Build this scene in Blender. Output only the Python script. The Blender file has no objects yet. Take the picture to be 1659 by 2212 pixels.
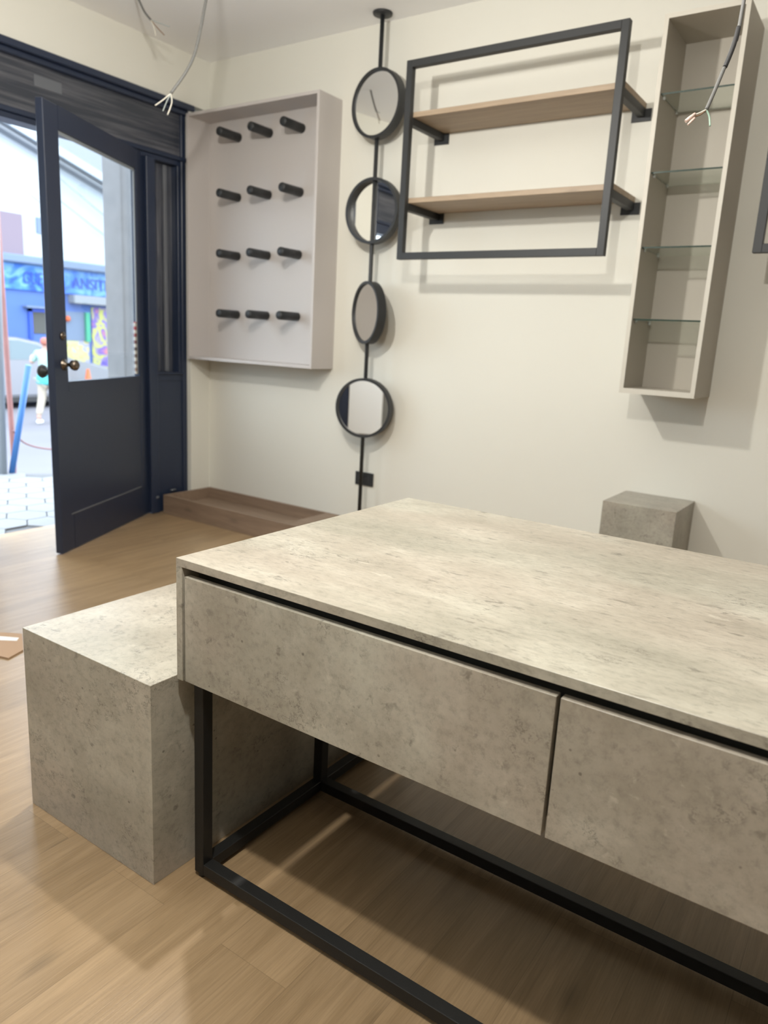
import bpy, bmesh, math, random
from mathutils import Vector, Matrix
random.seed(4)
S = bpy.context.scene
COL = S.collection
R = math.radians

# ------------------------------------------------------------------ camera
CAM = Vector((2.6204, -3.3176, 1.1051))
yaw, pitch, roll = R(33.8915), R(-12.9141), R(3.1357)
F = Vector((-math.sin(yaw)*math.cos(pitch), math.cos(yaw)*math.cos(pitch), math.sin(pitch)))
RT = Vector((math.cos(yaw), math.sin(yaw), 0)); UP = RT.cross(F)
R2 = RT*math.cos(roll)+UP*math.sin(roll); U2 = -RT*math.sin(roll)+UP*math.cos(roll)
cd = bpy.data.cameras.new('camera'); cam = bpy.data.objects.new('camera', cd); COL.objects.link(cam)
cam.matrix_world = Matrix(((R2.x, U2.x, -F.x, CAM.x), (R2.y, U2.y, -F.y, CAM.y), (R2.z, U2.z, -F.z, CAM.z), (0, 0, 0, 1)))
cd.sensor_fit = 'VERTICAL'; cd.sensor_height = 36.0; cd.lens = 1599.4/2212*36.0
cd.clip_start = 0.02; cd.clip_end = 200
cd.dof.use_dof = True; cd.dof.focus_distance = 1.38; cd.dof.aperture_fstop = 4.2
S.camera = cam

# ------------------------------------------------------------------ world, exposure
SKY = 6.6
w = bpy.data.worlds.new('world'); S.world = w; w.use_nodes = True
bgn = w.node_tree.nodes['Background']; bgn.inputs[0].default_value = (0.80, 0.90, 1.0, 1); bgn.inputs[1].default_value = SKY
S.view_settings.view_transform = 'Standard'; S.view_settings.look = 'None'
S.view_settings.exposure = 0.0; S.view_settings.gamma = 1.0; S.view_settings.use_curve_mapping = False

# ------------------------------------------------------------------ materials
def nt(name):
    m = bpy.data.materials.new(name); m.use_nodes = True
    t = m.node_tree; b = t.nodes['Principled BSDF']
    return m, t, b
def N(t, typ, **kw):
    n = t.nodes.new(typ)
    for k, v in kw.items(): setattr(n, k, v)
    return n
def plain(name, col, rough=0.5, metal=0.0, spec=0.5, bump=0.0, bscale=200.0, var=0.0, vscale=3.0):
    m, t, b = nt(name)
    b.inputs['Base Color'].default_value = (*col, 1); b.inputs['Roughness'].default_value = rough
    b.inputs['Metallic'].default_value = metal; b.inputs['Specular IOR Level'].default_value = spec
    tc = N(t, 'ShaderNodeTexCoord')
    if var:
        n = N(t, 'ShaderNodeTexNoise'); n.inputs['Scale'].default_value = vscale; n.inputs['Detail'].default_value = 5
        t.links.new(tc.outputs['Object'], n.inputs['Vector'])
        mx = N(t, 'ShaderNodeMix', data_type='RGBA')
        mx.inputs[6].default_value = (*[c*(1-var) for c in col], 1); mx.inputs[7].default_value = (*[min(1, c*(1+var)) for c in col], 1)
        t.links.new(n.outputs[0], mx.inputs[0]); t.links.new(mx.outputs[2], b.inputs['Base Color'])
    if bump:
        n = N(t, 'ShaderNodeTexNoise'); n.inputs['Scale'].default_value = bscale; n.inputs['Detail'].default_value = 3
        t.links.new(tc.outputs['Object'], n.inputs['Vector'])
        bp = N(t, 'ShaderNodeBump'); bp.inputs['Strength'].default_value = bump; bp.inputs['Distance'].default_value = 0.002
        t.links.new(n.outputs[0], bp.inputs['Height']); t.links.new(bp.outputs[0], b.inputs['Normal'])
    return m
def ramp(t, stops, interp='LINEAR'):
    r = N(t, 'ShaderNodeValToRGB'); e = r.color_ramp.elements; r.color_ramp.interpolation = interp
    while len(e) > len(stops): e.remove(e[-1])
    while len(e) < len(stops): e.new(0.5)
    for i, (p, c) in enumerate(stops): e[i].position = p; e[i].color = (*c, 1) if len(c) == 3 else c
    return r
def mixc(t, fac, a, b, mode='MIX'):
    mx = N(t, 'ShaderNodeMix', data_type='RGBA', blend_type=mode)
    for k, v in ((0, fac), (6, a), (7, b)):
        if isinstance(v, (int, float)): mx.inputs[k].default_value = v
        elif isinstance(v, tuple): mx.inputs[k].default_value = (*v, 1)
        else: t.links.new(v, mx.inputs[k])
    return mx.outputs[2]
def concrete(name, dark, mid, light, stretch=(1, 1, 1), seed=0.0, rough=0.34):
    m, t, b = nt(name)
    tc = N(t, 'ShaderNodeTexCoord'); mp = N(t, 'ShaderNodeMapping')
    mp.inputs['Scale'].default_value = stretch; mp.inputs['Location'].default_value = (seed, seed*1.7, seed*.6)
    t.links.new(tc.outputs['Object'], mp.inputs['Vector'])
    def noise(sc, det=6, rgh=0.6, dist=0.0):
        n = N(t, 'ShaderNodeTexNoise'); n.inputs['Scale'].default_value = sc; n.inputs['Detail'].default_value = det
        n.inputs['Roughness'].default_value = rgh; n.inputs['Distortion'].default_value = dist
        t.links.new(mp.outputs[0], n.inputs['Vector']); return n.outputs[0]
    cl = ramp(t, [(0.32, dark), (0.5, mid), (0.66, light)]); t.links.new(noise(4.2, 10, 0.70, 0.15), cl.inputs[0])
    fine = ramp(t, [(0.34, (0.72,)*3), (0.50, (1.0,)*3), (0.70, (1.09,)*3)]); t.links.new(noise(75, 9, 0.78, 0.0), fine.inputs[0])
    c = mixc(t, 0.85, cl.outputs[0], fine.outputs[0], 'MULTIPLY')
    # faint warm / cool patches
    hu = ramp(t, [(0.40, (1.02, 0.99, 0.98)), (0.60, (0.985, 1.0, 0.99))]); t.links.new(noise(3.1, 4, 0.5), hu.inputs[0])
    c = mixc(t, 1.0, c, hu.outputs[0], 'MULTIPLY')
    def patch(sc, lo, hi, det=4):
        r = ramp(t, [(lo, (0,)*3), (hi, (1,)*3)]); t.links.new(noise(sc, det, 0.65, 0.3), r.inputs[0]); return r.outputs[0]
    def mul(a_, b_, k=1.0):
        q = N(t, 'ShaderNodeMath', operation='MULTIPLY'); t.links.new(a_, q.inputs[0])
        if isinstance(b_, float): q.inputs[1].default_value = b_
        else: t.links.new(b_, q.inputs[1])
        return q.outputs[0] if k == 1.0 else mul(q.outputs[0], k)
    # smudgy dark flecks in loose clusters
    c = mixc(t, mul(patch(42, .57, .66, 8), patch(8.0, .42, .58), .72), c, tuple(x*0.50 for x in dark))
    # small pits
    pv = N(t, 'ShaderNodeTexVoronoi'); pv.inputs['Scale'].default_value = 26; t.links.new(mp.outputs[0], pv.inputs['Vector'])
    pr_ = ramp(t, [(0.05, (1,)*3), (0.085, (0,)*3)]); t.links.new(pv.outputs['Distance'], pr_.inputs[0])
    c = mixc(t, mul(pr_.outputs[0], patch(13, .52, .56, 2), .75), c, tuple(x*0.40 for x in dark))
    # hairline cracks, broken up, only in a few clusters
    vn = N(t, 'ShaderNodeTexVoronoi', feature='DISTANCE_TO_EDGE'); vn.inputs['Scale'].default_value = 34
    ns = N(t, 'ShaderNodeTexNoise'); ns.inputs['Scale'].default_value = 38; ns.inputs['Detail'].default_value = 7; ns.inputs['Roughness'].default_value = .7
    t.links.new(mp.outputs[0], ns.inputs['Vector'])
    vm = N(t, 'ShaderNodeVectorMath', operation='MULTIPLY_ADD'); vm.inputs[1].default_value = (.09, .09, .09)
    t.links.new(ns.outputs['Color'], vm.inputs[0]); t.links.new(mp.outputs[0], vm.inputs[2]); t.links.new(vm.outputs[0], vn.inputs['Vector'])
    vr = ramp(t, [(0.0, (1,)*3), (0.045, (0,)*3)]); t.links.new(vn.outputs[0], vr.inputs[0])
    c = mixc(t, mul(mul(vr.outputs[0], patch(6.3, .55, .62, 5)), patch(31, .44, .52, 3), .9), c, tuple(x*0.30 for x in dark))
    # pale scuffs
    c = mixc(t, mul(patch(36, .60, .68, 9), patch(5.2, .48, .60), .35), c, tuple(min(1, x*1.35) for x in light))
    t.links.new(c, b.inputs['Base Color']); b.inputs['Roughness'].default_value = rough
    b.inputs['Specular IOR Level'].default_value = 0.4
    bp = N(t, 'ShaderNodeBump'); bp.inputs['Strength'].default_value = 0.04; bp.inputs['Distance'].default_value = 0.001
    t.links.new(fine.outputs[0], bp.inputs['Height']); t.links.new(bp.outputs[0], b.inputs['Normal'])
    return m
def wood(name, a, bcol, axis='x', rough=0.45, planks=None, var=0.25):
    m, t, b = nt(name)
    tc = N(t, 'ShaderNodeTexCoord'); mp = N(t, 'ShaderNodeMapping')
    if axis == 'y': mp.inputs['Rotation'].default_value = (0, 0, R(90))
    t.links.new(tc.outputs['Object'], mp.inputs['Vector'])
    vec = mp.outputs[0]; pid = None
    if planks:
        br = N(t, 'ShaderNodeTexBrick'); br.offset = 0.37; br.offset_frequency = 2; br.squash = 1.0
        br.inputs['Color1'].default_value = (0.0,)*3+(1,); br.inputs['Color2'].default_value = (1.0,)*3+(1,); br.inputs['Mortar'].default_value = (.5,)*3+(1,)
        br.inputs['Scale'].default_value = 1.0; br.inputs['Mortar Size'].default_value = 0.0; br.inputs['Bias'].default_value = 0.0
        br.inputs['Brick Width'].default_value = planks[0]; br.inputs['Row Height'].default_value = planks[1]
        t.links.new(vec, br.inputs['Vector']); pid = br.outputs['Color']
        br2 = N(t, 'ShaderNodeTexBrick'); br2.offset = 0.37; br2.offset_frequency = 2
        br2.inputs['Scale'].default_value = 1.0; br2.inputs['Mortar Size'].default_value = 0.0009; br2.inputs['Mortar Smooth'].default_value = 0.3
        br2.inputs['Brick Width'].default_value = planks[0]; br2.inputs['Row Height'].default_value = planks[1]
        t.links.new(vec, br2.inputs['Vector']); seam = br2.outputs['Fac']
        ad = N(t, 'ShaderNodeVectorMath', operation='MULTIPLY_ADD'); ad.inputs[1].default_value = (3.1, 1.7, 5.0)
        t.links.new(pid, ad.inputs[0]); t.links.new(vec, ad.inputs[2]); vec = ad.outputs[0]
    m2 = N(t, 'ShaderNodeMapping'); m2.inputs['Scale'].default_value = (1.1, 12, 12); t.links.new(vec, m2.inputs['Vector'])
    n1 = N(t, 'ShaderNodeTexNoise'); n1.inputs['Scale'].default_value = 1.6; n1.inputs['Detail'].default_value = 7; n1.inputs['Roughness'].default_value = .62; n1.inputs['Distortion'].default_value = 1.1
    t.links.new(m2.outputs[0], n1.inputs['Vector'])
    m3 = N(t, 'ShaderNodeMapping'); m3.inputs['Scale'].default_value = (2.5, 95, 95); t.links.new(vec, m3.inputs['Vector'])
    n2 = N(t, 'ShaderNodeTexNoise'); n2.inputs['Scale'].default_value = 3.5; n2.inputs['Detail'].default_value = 4; n2.inputs['Roughness'].default_value = .6
    t.links.new(m3.outputs[0], n2.inputs['Vector'])
    r1 = ramp(t, [(0.3, a), (0.7, bcol)]); t.links.new(n1.outputs[0], r1.inputs[0])
    r2 = ramp(t, [(0.3, (0.80,)*3), (0.6, (1.05,)*3)]); t.links.new(n2.outputs[0], r2.inputs[0])
    c = mixc(t, 0.8, r1.outputs[0], r2.outputs[0], 'MULTIPLY')
    # sparse knots
    mk = N(t, 'ShaderNodeMapping'); mk.inputs['Scale'].default_value = (2.2, 5.5, 5.5); t.links.new(vec, mk.inputs['Vector'])
    vk = N(t, 'ShaderNodeTexVoronoi'); vk.inputs['Scale'].default_value = 1.0; t.links.new(mk.outputs[0], vk.inputs['Vector'])
    rk = ramp(t, [(0.0, (.42,)*3), (0.045, (.55,)*3), (0.11, (0.93,)*3), (0.2, (1.0,)*3)]); t.links.new(vk.outputs['Distance'], rk.inputs[0])
    c = mixc(t, 0.65, c, rk.outputs[0], 'MULTIPLY')
    if planks:
        rp = ramp(t, [(0.0, (1-var,)*3), (1.0, (1+var*.6,)*3)]); t.links.new(pid, rp.inputs[0])
        c = mixc(t, 1.0, c, rp.outputs[0], 'MULTIPLY')
        sm = N(t, 'ShaderNodeMath', operation='MULTIPLY'); t.links.new(seam, sm.inputs[0]); sm.inputs[1].default_value = 0.28
        c = mixc(t, sm.outputs[0], c, tuple(x*0.3 for x in a))
    t.links.new(c, b.inputs['Base Color']); b.inputs['Roughness'].default_value = rough
    bp = N(t, 'ShaderNodeBump'); bp.inputs['Strength'].default_value = 0.25; bp.inputs['Distance'].default_value = 0.001
    t.links.new(n2.outputs[0], bp.inputs['Height']); t.links.new(bp.outputs[0], b.inputs['Normal'])
    return m
def glass(name, tint=(1, 1, 1), refl=0.08, rough=0.0):
    m, t, b = nt(name); out = t.nodes['Material Output']; t.nodes.remove(b)
    tr = N(t, 'ShaderNodeBsdfTransparent'); tr.inputs[0].default_value = (*tint, 1)
    gl = N(t, 'ShaderNodeBsdfGlossy'); gl.inputs['Roughness'].default_value = rough; gl.inputs[0].default_value = (1, 1, 1, 1)
    lw = N(t, 'ShaderNodeLayerWeight'); lw.inputs[0].default_value = 0.5
    pw = N(t, 'ShaderNodeMath', operation='POWER'); pw.inputs[1].default_value = 5.0; t.links.new(lw.outputs['Facing'], pw.inputs[0])
    fr = N(t, 'ShaderNodeMath', operation='MULTIPLY_ADD'); fr.inputs[1].default_value = 0.9; fr.inputs[2].default_value = refl/2; t.links.new(pw.outputs[0], fr.inputs[0])
    mx = N(t, 'ShaderNodeMixShader'); t.links.new(fr.outputs[0], mx.inputs[0]); t.links.new(tr.outputs[0], mx.inputs[1]); t.links.new(gl.outputs[0], mx.inputs[2])
    t.links.new(mx.outputs[0], out.inputs['Surface']); return m
def streaked(name, base, streak, axis='z', rough=0.35, amount=1.0):
    """dark base with paler streaks running along one axis"""
    m, t, b = nt(name); tc = N(t, 'ShaderNodeTexCoord'); mp = N(t, 'ShaderNodeMapping')
    mp.inputs['Scale'].default_value = {'y': (30, 1.2, 30), 'z': (34, 34, 0.9)}[axis]
    t.links.new(tc.outputs['Object'], mp.inputs['Vector'])
    n = N(t, 'ShaderNodeTexNoise'); n.inputs['Scale'].default_value = 1.3; n.inputs['Detail'].default_value = 6; n.inputs['Roughness'].default_value = .6
    t.links.new(mp.outputs[0], n.inputs['Vector'])
    r = ramp(t, [(0.42, base), (0.60, tuple(base[i]+(streak[i]-base[i])*.45*amount for i in range(3))), (0.75, streak)]); t.links.new(n.outputs[0], r.inputs[0])
    t.links.new(r.outputs[0], b.inputs['Base Color']); b.inputs['Roughness'].default_value = rough
    return m
def mural(name, cols, scale=1.3, seed=0.0):
    m, t, b = nt(name); tc = N(t, 'ShaderNodeTexCoord'); mp = N(t, 'ShaderNodeMapping'); mp.inputs['Location'].default_value = (seed, seed, seed)
    t.links.new(tc.outputs['Object'], mp.inputs['Vector'])
    n = N(t, 'ShaderNodeTexNoise'); n.inputs['Scale'].default_value = scale; n.inputs['Detail'].default_value = 2; n.inputs['Distortion'].default_value = 1.5
    t.links.new(mp.outputs[0], n.inputs['Vector'])
    k = len(cols); r = ramp(t, [(0.32+0.36*i/(k-1), c) for i, c in enumerate(cols)], 'EASE'); t.links.new(n.outputs[0], r.inputs[0])
    t.links.new(r.outputs[0], b.inputs['Base Color']); b.inputs['Roughness'].default_value = .7
    return m

M = {}
M['plaster'] = plain('wall plaster', (0.745, 0.732, 0.662), 0.75, bump=0.12, bscale=60, var=0.02, vscale=2)
M['rear'] = plain('bounce cutting rear grey', (0.20, 0.195, 0.18), 0.8)  # dark grey given to the unseen walls to cut bounced light
M['ceiling'] = plain('ceiling paint', (0.92, 0.92, 0.92), 0.8)
M['floor'] = wood('oak laminate floor', (0.29, 0.195, 0.103), (0.41, 0.285, 0.162), 'y', 0.33, planks=(1.25, 0.16), var=0.13)
M['oak'] = wood('oak board', (0.33, 0.245, 0.165), (0.44, 0.335, 0.235), 'x', 0.5)
M['tray'] = wood('brown oak board', (0.21, 0.145, 0.10), (0.31, 0.22, 0.155), 'x', 0.55)
M['top'] = concrete('concrete laminate top', (0.335, 0.308, 0.250), (0.42, 0.388, 0.322), (0.53, 0.502, 0.425), (0.6, 1.4, 1), 0.3)
M['front'] = concrete('concrete laminate front', (0.335, 0.308, 0.250), (0.42, 0.388, 0.322), (0.53, 0.502, 0.425), (1, 1, 1), 2.0)
M['block'] = concrete('concrete laminate block', (0.335, 0.308, 0.250), (0.42, 0.388, 0.322), (0.53, 0.502, 0.425), (0.8, .8, 1), 5.0)
M['plinth'] = concrete('concrete laminate plinth', (0.27, 0.25, 0.21), (0.35, 0.325, 0.275), (0.43, 0.40, 0.34), (1.2, 1.2, 1.2), 8.0)
M['black'] = plain('black powder coat', (0.022, 0.024, 0.026), 0.5, bump=0.15, bscale=400)
M['rail'] = plain('matt black table frame', (0.010, 0.010, 0.0095), 0.55, bump=0.15, bscale=400)
M['navy'] = plain('navy black door paint', (0.020, 0.030, 0.060), 0.35, bump=0.1, bscale=50)
M['fascia'] = streaked('dusty black fascia', (0.038, 0.044, 0.060), (0.17, 0.17, 0.19), 'y')
M['sidepane'] = streaked('streaked dark side pane', (0.028, 0.035, 0.055), (0.20, 0.20, 0.22), 'z', 0.2)  # opaque dark pane with paler vertical streaks
M['groove'] = plain('pale worn bead', (0.14, 0.15, 0.17), 0.5)
M['boxpaint'] = plain('warm grey lacquer', (0.53, 0.495, 0.475), 0.5)
M['edge'] = plain('light edge band', (0.60, 0.57, 0.50), 0.5)
M['cab'] = plain('taupe laminate', (0.47, 0.435, 0.375), 0.5)
M['mirror'] = plain('mirror silver', (0.90, 0.91, 0.90), 0.01, metal=1.0)
M['pane'] = glass('clear pane', (0.96, 0.98, 0.98))
M['shelfglass'] = glass('shelf glass', (0.90, 0.93, 0.905))
M['glassedge'] = plain('green glass edge', (0.02, 0.045, 0.035), 0.2)
M['clip'] = plain('clear plastic clip', (0.55, 0.57, 0.55), 0.2)
M['brass'] = plain('aged brass', (0.20, 0.165, 0.13), 0.3, metal=1.0)
M['dark'] = plain('dark interior', (0.06, 0.062, 0.056), 0.7)
M['card'] = plain('brown cardboard', (0.42, 0.28, 0.18), 0.8)
M['paper'] = plain('white sticker', (0.8, 0.8, 0.78), 0.6)
M['cable'] = plain('grey cable sheath', (0.14, 0.14, 0.135), 0.45)
M['wwhite'] = plain('white wire', (0.55, 0.53, 0.46), 0.4)
M['wgreen'] = plain('pale green wire', (0.35, 0.50, 0.40), 0.4)
M['wbrown'] = plain('brown wire', (0.20, 0.12, 0.07), 0.4)
M['wgrey'] = plain('grey wire', (0.30, 0.34, 0.33), 0.4)
M['pinkcap'] = plain('pinkish connector plastic', (0.72, 0.55, 0.48), 0.35)
M['tape'] = plain('black insulation tape', (0.03, 0.03, 0.032), 0.5)
M['tile'] = plain('pale hex paving', (0.225, 0.235, 0.245), 0.7, var=0.08, vscale=6)
M['grout'] = plain('grey grout', (0.12, 0.125, 0.13), 0.8)
M['street'] = plain('grey asphalt', (0.129, 0.129, 0.148), 0.8, var=0.15, vscale=1)
M['outwhite'] = plain('white render', (0.38, 0.42, 0.46), 0.8, var=0.03, vscale=1)
M['column'] = plain('rough grey column', (0.185, 0.185, 0.196), 0.85, bump=0.4, bscale=40, var=0.18, vscale=9)
M['blue'] = plain('blue painted wall', (0.055, 0.115, 0.33), 0.7, var=0.15, vscale=1.2)
M['skyblue'] = mural('light blue sign paint', [(0.010, 0.060, 0.42), (0.04, 0.16, 0.52), (0.12, 0.28, 0.56), (0.03, 0.13, 0.48)], 1.6)
M['letter'] = plain('dark blue lettering', (0.017, 0.056, 0.269), 0.6)
M['slate'] = plain('slate blue moulding', (0.123, 0.168, 0.252), 0.7)
M['mural1'] = mural('yellow and purple mural', [(0.060, 0.048, 0.270), (0.168, 0.120, 0.360), (0.420, 0.432, 0.072), (0.120, 0.072, 0.330), (0.450, 0.150, 0.150)], 1.5, 3.0)
M['mural2'] = mural('pale yellow mural', [(0.420, 0.372, 0.072), (0.372, 0.372, 0.240), (0.450, 0.396, 0.150), (0.270, 0.270, 0.372)], 2.2, 7.0)
M['green'] = plain('green paint', (0.028, 0.280, 0.168), 0.6)
M['royal'] = plain('royal blue frame paint', (0.011, 0.056, 0.392), 0.5)
M['turq'] = plain('turquoise cloth', (0.067, 0.370, 0.392), 0.8)
M['aqua'] = plain('pale aqua cloth', (0.280, 0.437, 0.403), 0.8)
M['beige'] = plain('beige cloth', (0.347, 0.308, 0.252), 0.8)
M['skin'] = plain('skin', (0.420, 0.252, 0.202), 0.6)
M['redhair'] = plain('reddish hair', (0.347, 0.123, 0.090), 0.7)
M['carpaint'] = plain('silver car paint', (0.202, 0.207, 0.230), 0.35, metal=0.2)
M['carglass'] = plain('car window glass', (0.112, 0.157, 0.179), 0.08)
M['tyre'] = plain('tyre rubber', (0.03, 0.03, 0.03), 0.8)
M['pipeblue'] = plain('blue pipe plastic', (0.056, 0.179, 0.448), 0.4)
M['pipered'] = plain('rusty red pipe', (0.269, 0.123, 0.112), 0.6, var=0.2, vscale=8)
M['postgrey'] = plain('pale grey post', (0.280, 0.308, 0.336), 0.6)
M['orange'] = plain('orange cone plastic', (0.504, 0.090, 0.022), 0.5)
M['maroon'] = plain('purple brown boards', (0.168, 0.134, 0.168), 0.7)
M['roofgrey'] = plain('pale roof sheet', (0.202, 0.218, 0.241), 0.6)
def emit(name, col, st):
    m, t, b = nt(name); b.inputs['Emission Color'].default_value = (*col, 1); b.inputs['Emission Strength'].default_value = st
    b.inputs['Base Color'].default_value = (*col, 1); return m
def striped():
    m, t, b = nt('red and brown striped tape'); tc = N(t, 'ShaderNodeTexCoord'); sp = N(t, 'ShaderNodeSeparateXYZ'); t.links.new(tc.outputs['Object'], sp.inputs[0])
    mu = N(t, 'ShaderNodeMath', operation='MULTIPLY'); mu.inputs[1].default_value = 26; t.links.new(sp.outputs['Z'], mu.inputs[0])
    fr = N(t, 'ShaderNodeMath', operation='FRACT'); t.links.new(mu.outputs[0], fr.inputs[0])
    gt = N(t, 'ShaderNodeMath', operation='GREATER_THAN'); gt.inputs[1].default_value = .5; t.links.new(fr.outputs[0], gt.inputs[0])
    r = ramp(t, [(0.0, (0.30, 0.20, 0.15)), (0.5, (0.10, 0.08, 0.07)), (1.0, (0.45, 0.05, 0.07))])
    mr = N(t, 'ShaderNodeMapRange'); mr.inputs[1].default_value = .85; mr.inputs[2].default_value = 1.14; t.links.new(sp.outputs['Z'], mr.inputs[0]); t.links.new(mr.outputs[0], r.inputs[0])
    t.links.new(mixc(t, gt.outputs[0], (0.62, 0.60, 0.55), r.outputs[0]), b.inputs['Base Color']); return m
M['tape_stripe'] = striped()

# ------------------------------------------------------------------ mesh helpers
def box(bm, x0, x1, y0, y1, z0, z1, bev=0.0, mi=0, seg=1):
    x0, x1 = sorted((x0, x1)); y0, y1 = sorted((y0, y1)); z0, z1 = sorted((z0, z1))
    v = [bm.verts.new((x, y, z)) for x in (x0, x1) for y in (y0, y1) for z in (z0, z1)]
    fs = [bm.faces.new([v[i] for i in q]) for q in ((0, 1, 3, 2), (4, 6, 7, 5), (0, 4, 5, 1), (2, 3, 7, 6), (0, 2, 6, 4), (1, 5, 7, 3))]
    for f in fs: f.material_index = mi
    if bev:
        es = list({e for f in fs for e in f.edges})
        bmesh.ops.bevel(bm, geom=es, offset=bev, segments=seg, affect='EDGES', profile=0.5)
    return bm
def B(*a, **k): return box(bmesh.new(), *a, **k)
def tube(bm, pts, r, n=10, cap=True, radii=None):
    pts = [Vector(p) for p in pts]; rings = []
    prev = None
    for i, p in enumerate(pts):
        d = (pts[min(i+1, len(pts)-1)]-pts[max(i-1, 0)]).normalized()
        if prev is None:
            a = Vector((0, 0, 1)) if abs(d.z) < .9 else Vector((1, 0, 0)); u = d.cross(a).normalized()
        else: u = (prev-d*prev.dot(d)).normalized()
        prev = u; vv = d.cross(u); rr = radii[i] if radii else r
        rings.append([bm.verts.new(p+(u*math.cos(2*math.pi*k/n)+vv*math.sin(2*math.pi*k/n))*rr) for k in range(n)])
    for a, b_ in zip(rings, rings[1:]):
        for k in range(n):
            f = bm.faces.new((a[k], a[(k+1) % n], b_[(k+1) % n], b_[k])); f.smooth = True
    if cap:
        bm.faces.new(rings[0][::-1]); bm.faces.new(rings[-1])
    return bm
def smooth_path(pts, n=6):
    pts = [Vector(p) for p in pts]; out = []
    for i in range(len(pts)-1):
        p0, p1, p2, p3 = pts[max(i-1, 0)], pts[i], pts[i+1], pts[min(i+2, len(pts)-1)]
        for k in range(n):
            t = k/n
            out.append(0.5*((2*p1)+(p2-p0)*t+(2*p0-5*p1+4*p2-p3)*t*t+(-p0+3*p1-3*p2+p3)*t**3))
    return out+[pts[-1]]
def lathe(bm, prof, n=48, mat=Matrix.Identity(4), smooth=True, closed=False):
    """profile of (radius, height) turned about local z"""
    rings = []
    for r_, h in prof:
        if r_ < 1e-6: rings.append([bm.verts.new(mat@Vector((0, 0, h)))])
        else: rings.append([bm.verts.new(mat@Vector((r_*math.cos(2*math.pi*k/n), r_*math.sin(2*math.pi*k/n), h))) for k in range(n)])
    pairs = list(zip(rings, rings[1:]))
    if closed: pairs.append((rings[-1], rings[0]))
    for a, b_ in pairs:
        if len(a) == 1 and len(b_) == 1: continue
        for k in range(n):
            if len(a) == 1: f = bm.faces.new((a[0], b_[(k+1) % n], b_[k]))
            elif len(b_) == 1: f = bm.faces.new((a[k], a[(k+1) % n], b_[0]))
            else: f = bm.faces.new((a[k], a[(k+1) % n], b_[(k+1) % n], b_[k]))
            f.smooth = smooth
    return bm
def prism(bm, poly, axis, a, b_, mi=0):
    """polygon of 2-D points extruded along an axis ('x','y','z')"""
    def P(p, h):
        return {'x': (h, p[0], p[1]), 'y': (p[0], h, p[1]), 'z': (p[0], p[1], h)}[axis]
    A = [bm.verts.new(P(p, a)) for p in poly]; Bv = [bm.verts.new(P(p, b_)) for p in poly]
    fs = [bm.faces.new(A), bm.faces.new(Bv[::-1])]
    for i in range(len(poly)): fs.append(bm.faces.new((A[i], Bv[i], Bv[(i+1) % len(poly)], A[(i+1) % len(poly)])))
    for f in fs: f.material_index = mi
    return bm
def origin(o):
    v = Vector((0, 0, 0))
    while o: v += o.location; o = o.parent
    return v
def obj(name, bm, mats, parent=None, at=None, xf=None):
    """link ONE mesh object; vertices are given in world metres"""
    if xf is not None: bmesh.ops.transform(bm, matrix=xf, verts=bm.verts)
    bmesh.ops.recalc_face_normals(bm, faces=bm.faces)
    loc = Vector(at) if at is not None else (origin(parent) if parent else Vector((0, 0, 0)))
    bmesh.ops.translate(bm, verts=bm.verts, vec=-loc)
    me = bpy.data.meshes.new(name); bm.to_mesh(me); bm.free()
    for m in (mats if isinstance(mats, (list, tuple)) else [mats]): me.materials.append(m)
    o = bpy.data.objects.new(name, me); COL.objects.link(o)
    if parent: o.parent = parent; o.location = loc-origin(parent)
    else: o.location = loc
    return o
def tag(o, label, cat, group=None, kind=None):
    o['label'] = label; o['category'] = cat
    if group: o['group'] = group
    if kind: o['kind'] = kind
    return o
def thing(name, label, cat, loc, group=None):
    o = bpy.data.objects.new(name, None); o.empty_display_size = 0.1; COL.objects.link(o); o.location = loc
    return tag(o, label, cat, group)
def struct(name, bm, m, parent=None, **k):
    o = obj(name, bm, m, parent, **k)
    if not parent: o['kind'] = 'structure'
    return o
def struct_root(name, loc):
    o = bpy.data.objects.new(name, None); COL.objects.link(o); o.location = loc; o['kind'] = 'structure'; return o

# ------------------------------------------------------------------ ceiling lamps of the room, and added rear fill bulbs
H = 2.633
def pendant(x, y, z, power, label, col=(1.0, 0.965, 0.89)):
    """bare round bulb hanging on its cable"""
    t = thing('pendant_bulb', label, 'ceiling light', (x, y, H), 'bare bulbs hanging on ceiling cables')
    obj('cord', tube(bmesh.new(), [(x, y, z+.10), (x, y, H-.001)], .0035, 8), M['cable'], t)
    obj('socket', lathe(bmesh.new(), [(0, z+.10), (.016, z+.10), (.019, z+.055), (.017, z+.040), (0, z+.040)], 20, Matrix.Translation((x, y, 0))), M['black'], t)
    ld = bpy.data.lights.new('bulb_lamp', 'POINT'); ld.energy = power; ld.shadow_soft_size = .032; ld.color = col
    lo = bpy.data.objects.new('bulb_lamp', ld); COL.objects.link(lo); lo.parent = t; lo.location = (0, 0, z-H)
    bulb = lathe(bmesh.new(), [(.016, z+.042), (.024, z+.030), (.028, z+.036)], 20, Matrix.Translation((x, y, 0)), closed=True)
    obj('bulb_collar', bulb, M['edge'], t)
    return t
pendant(2.05, -2.95, 2.13, 80, 'bare bulb hanging above the drawer side of the table, just in front of the photographer')
pendant(0.92, -1.92, 2.13, 72, 'bare bulb hanging above the low block')
pendant(3.30, -3.60, 2.13, 2, 'added fill bulb right of and behind the photographer')  # unseen bulb added as weak fill light
pendant(0.60, -4.20, 2.13, 5, 'added fill bulb in the rear by the display window')  # second unseen bulb, added as fill at the rear

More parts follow.
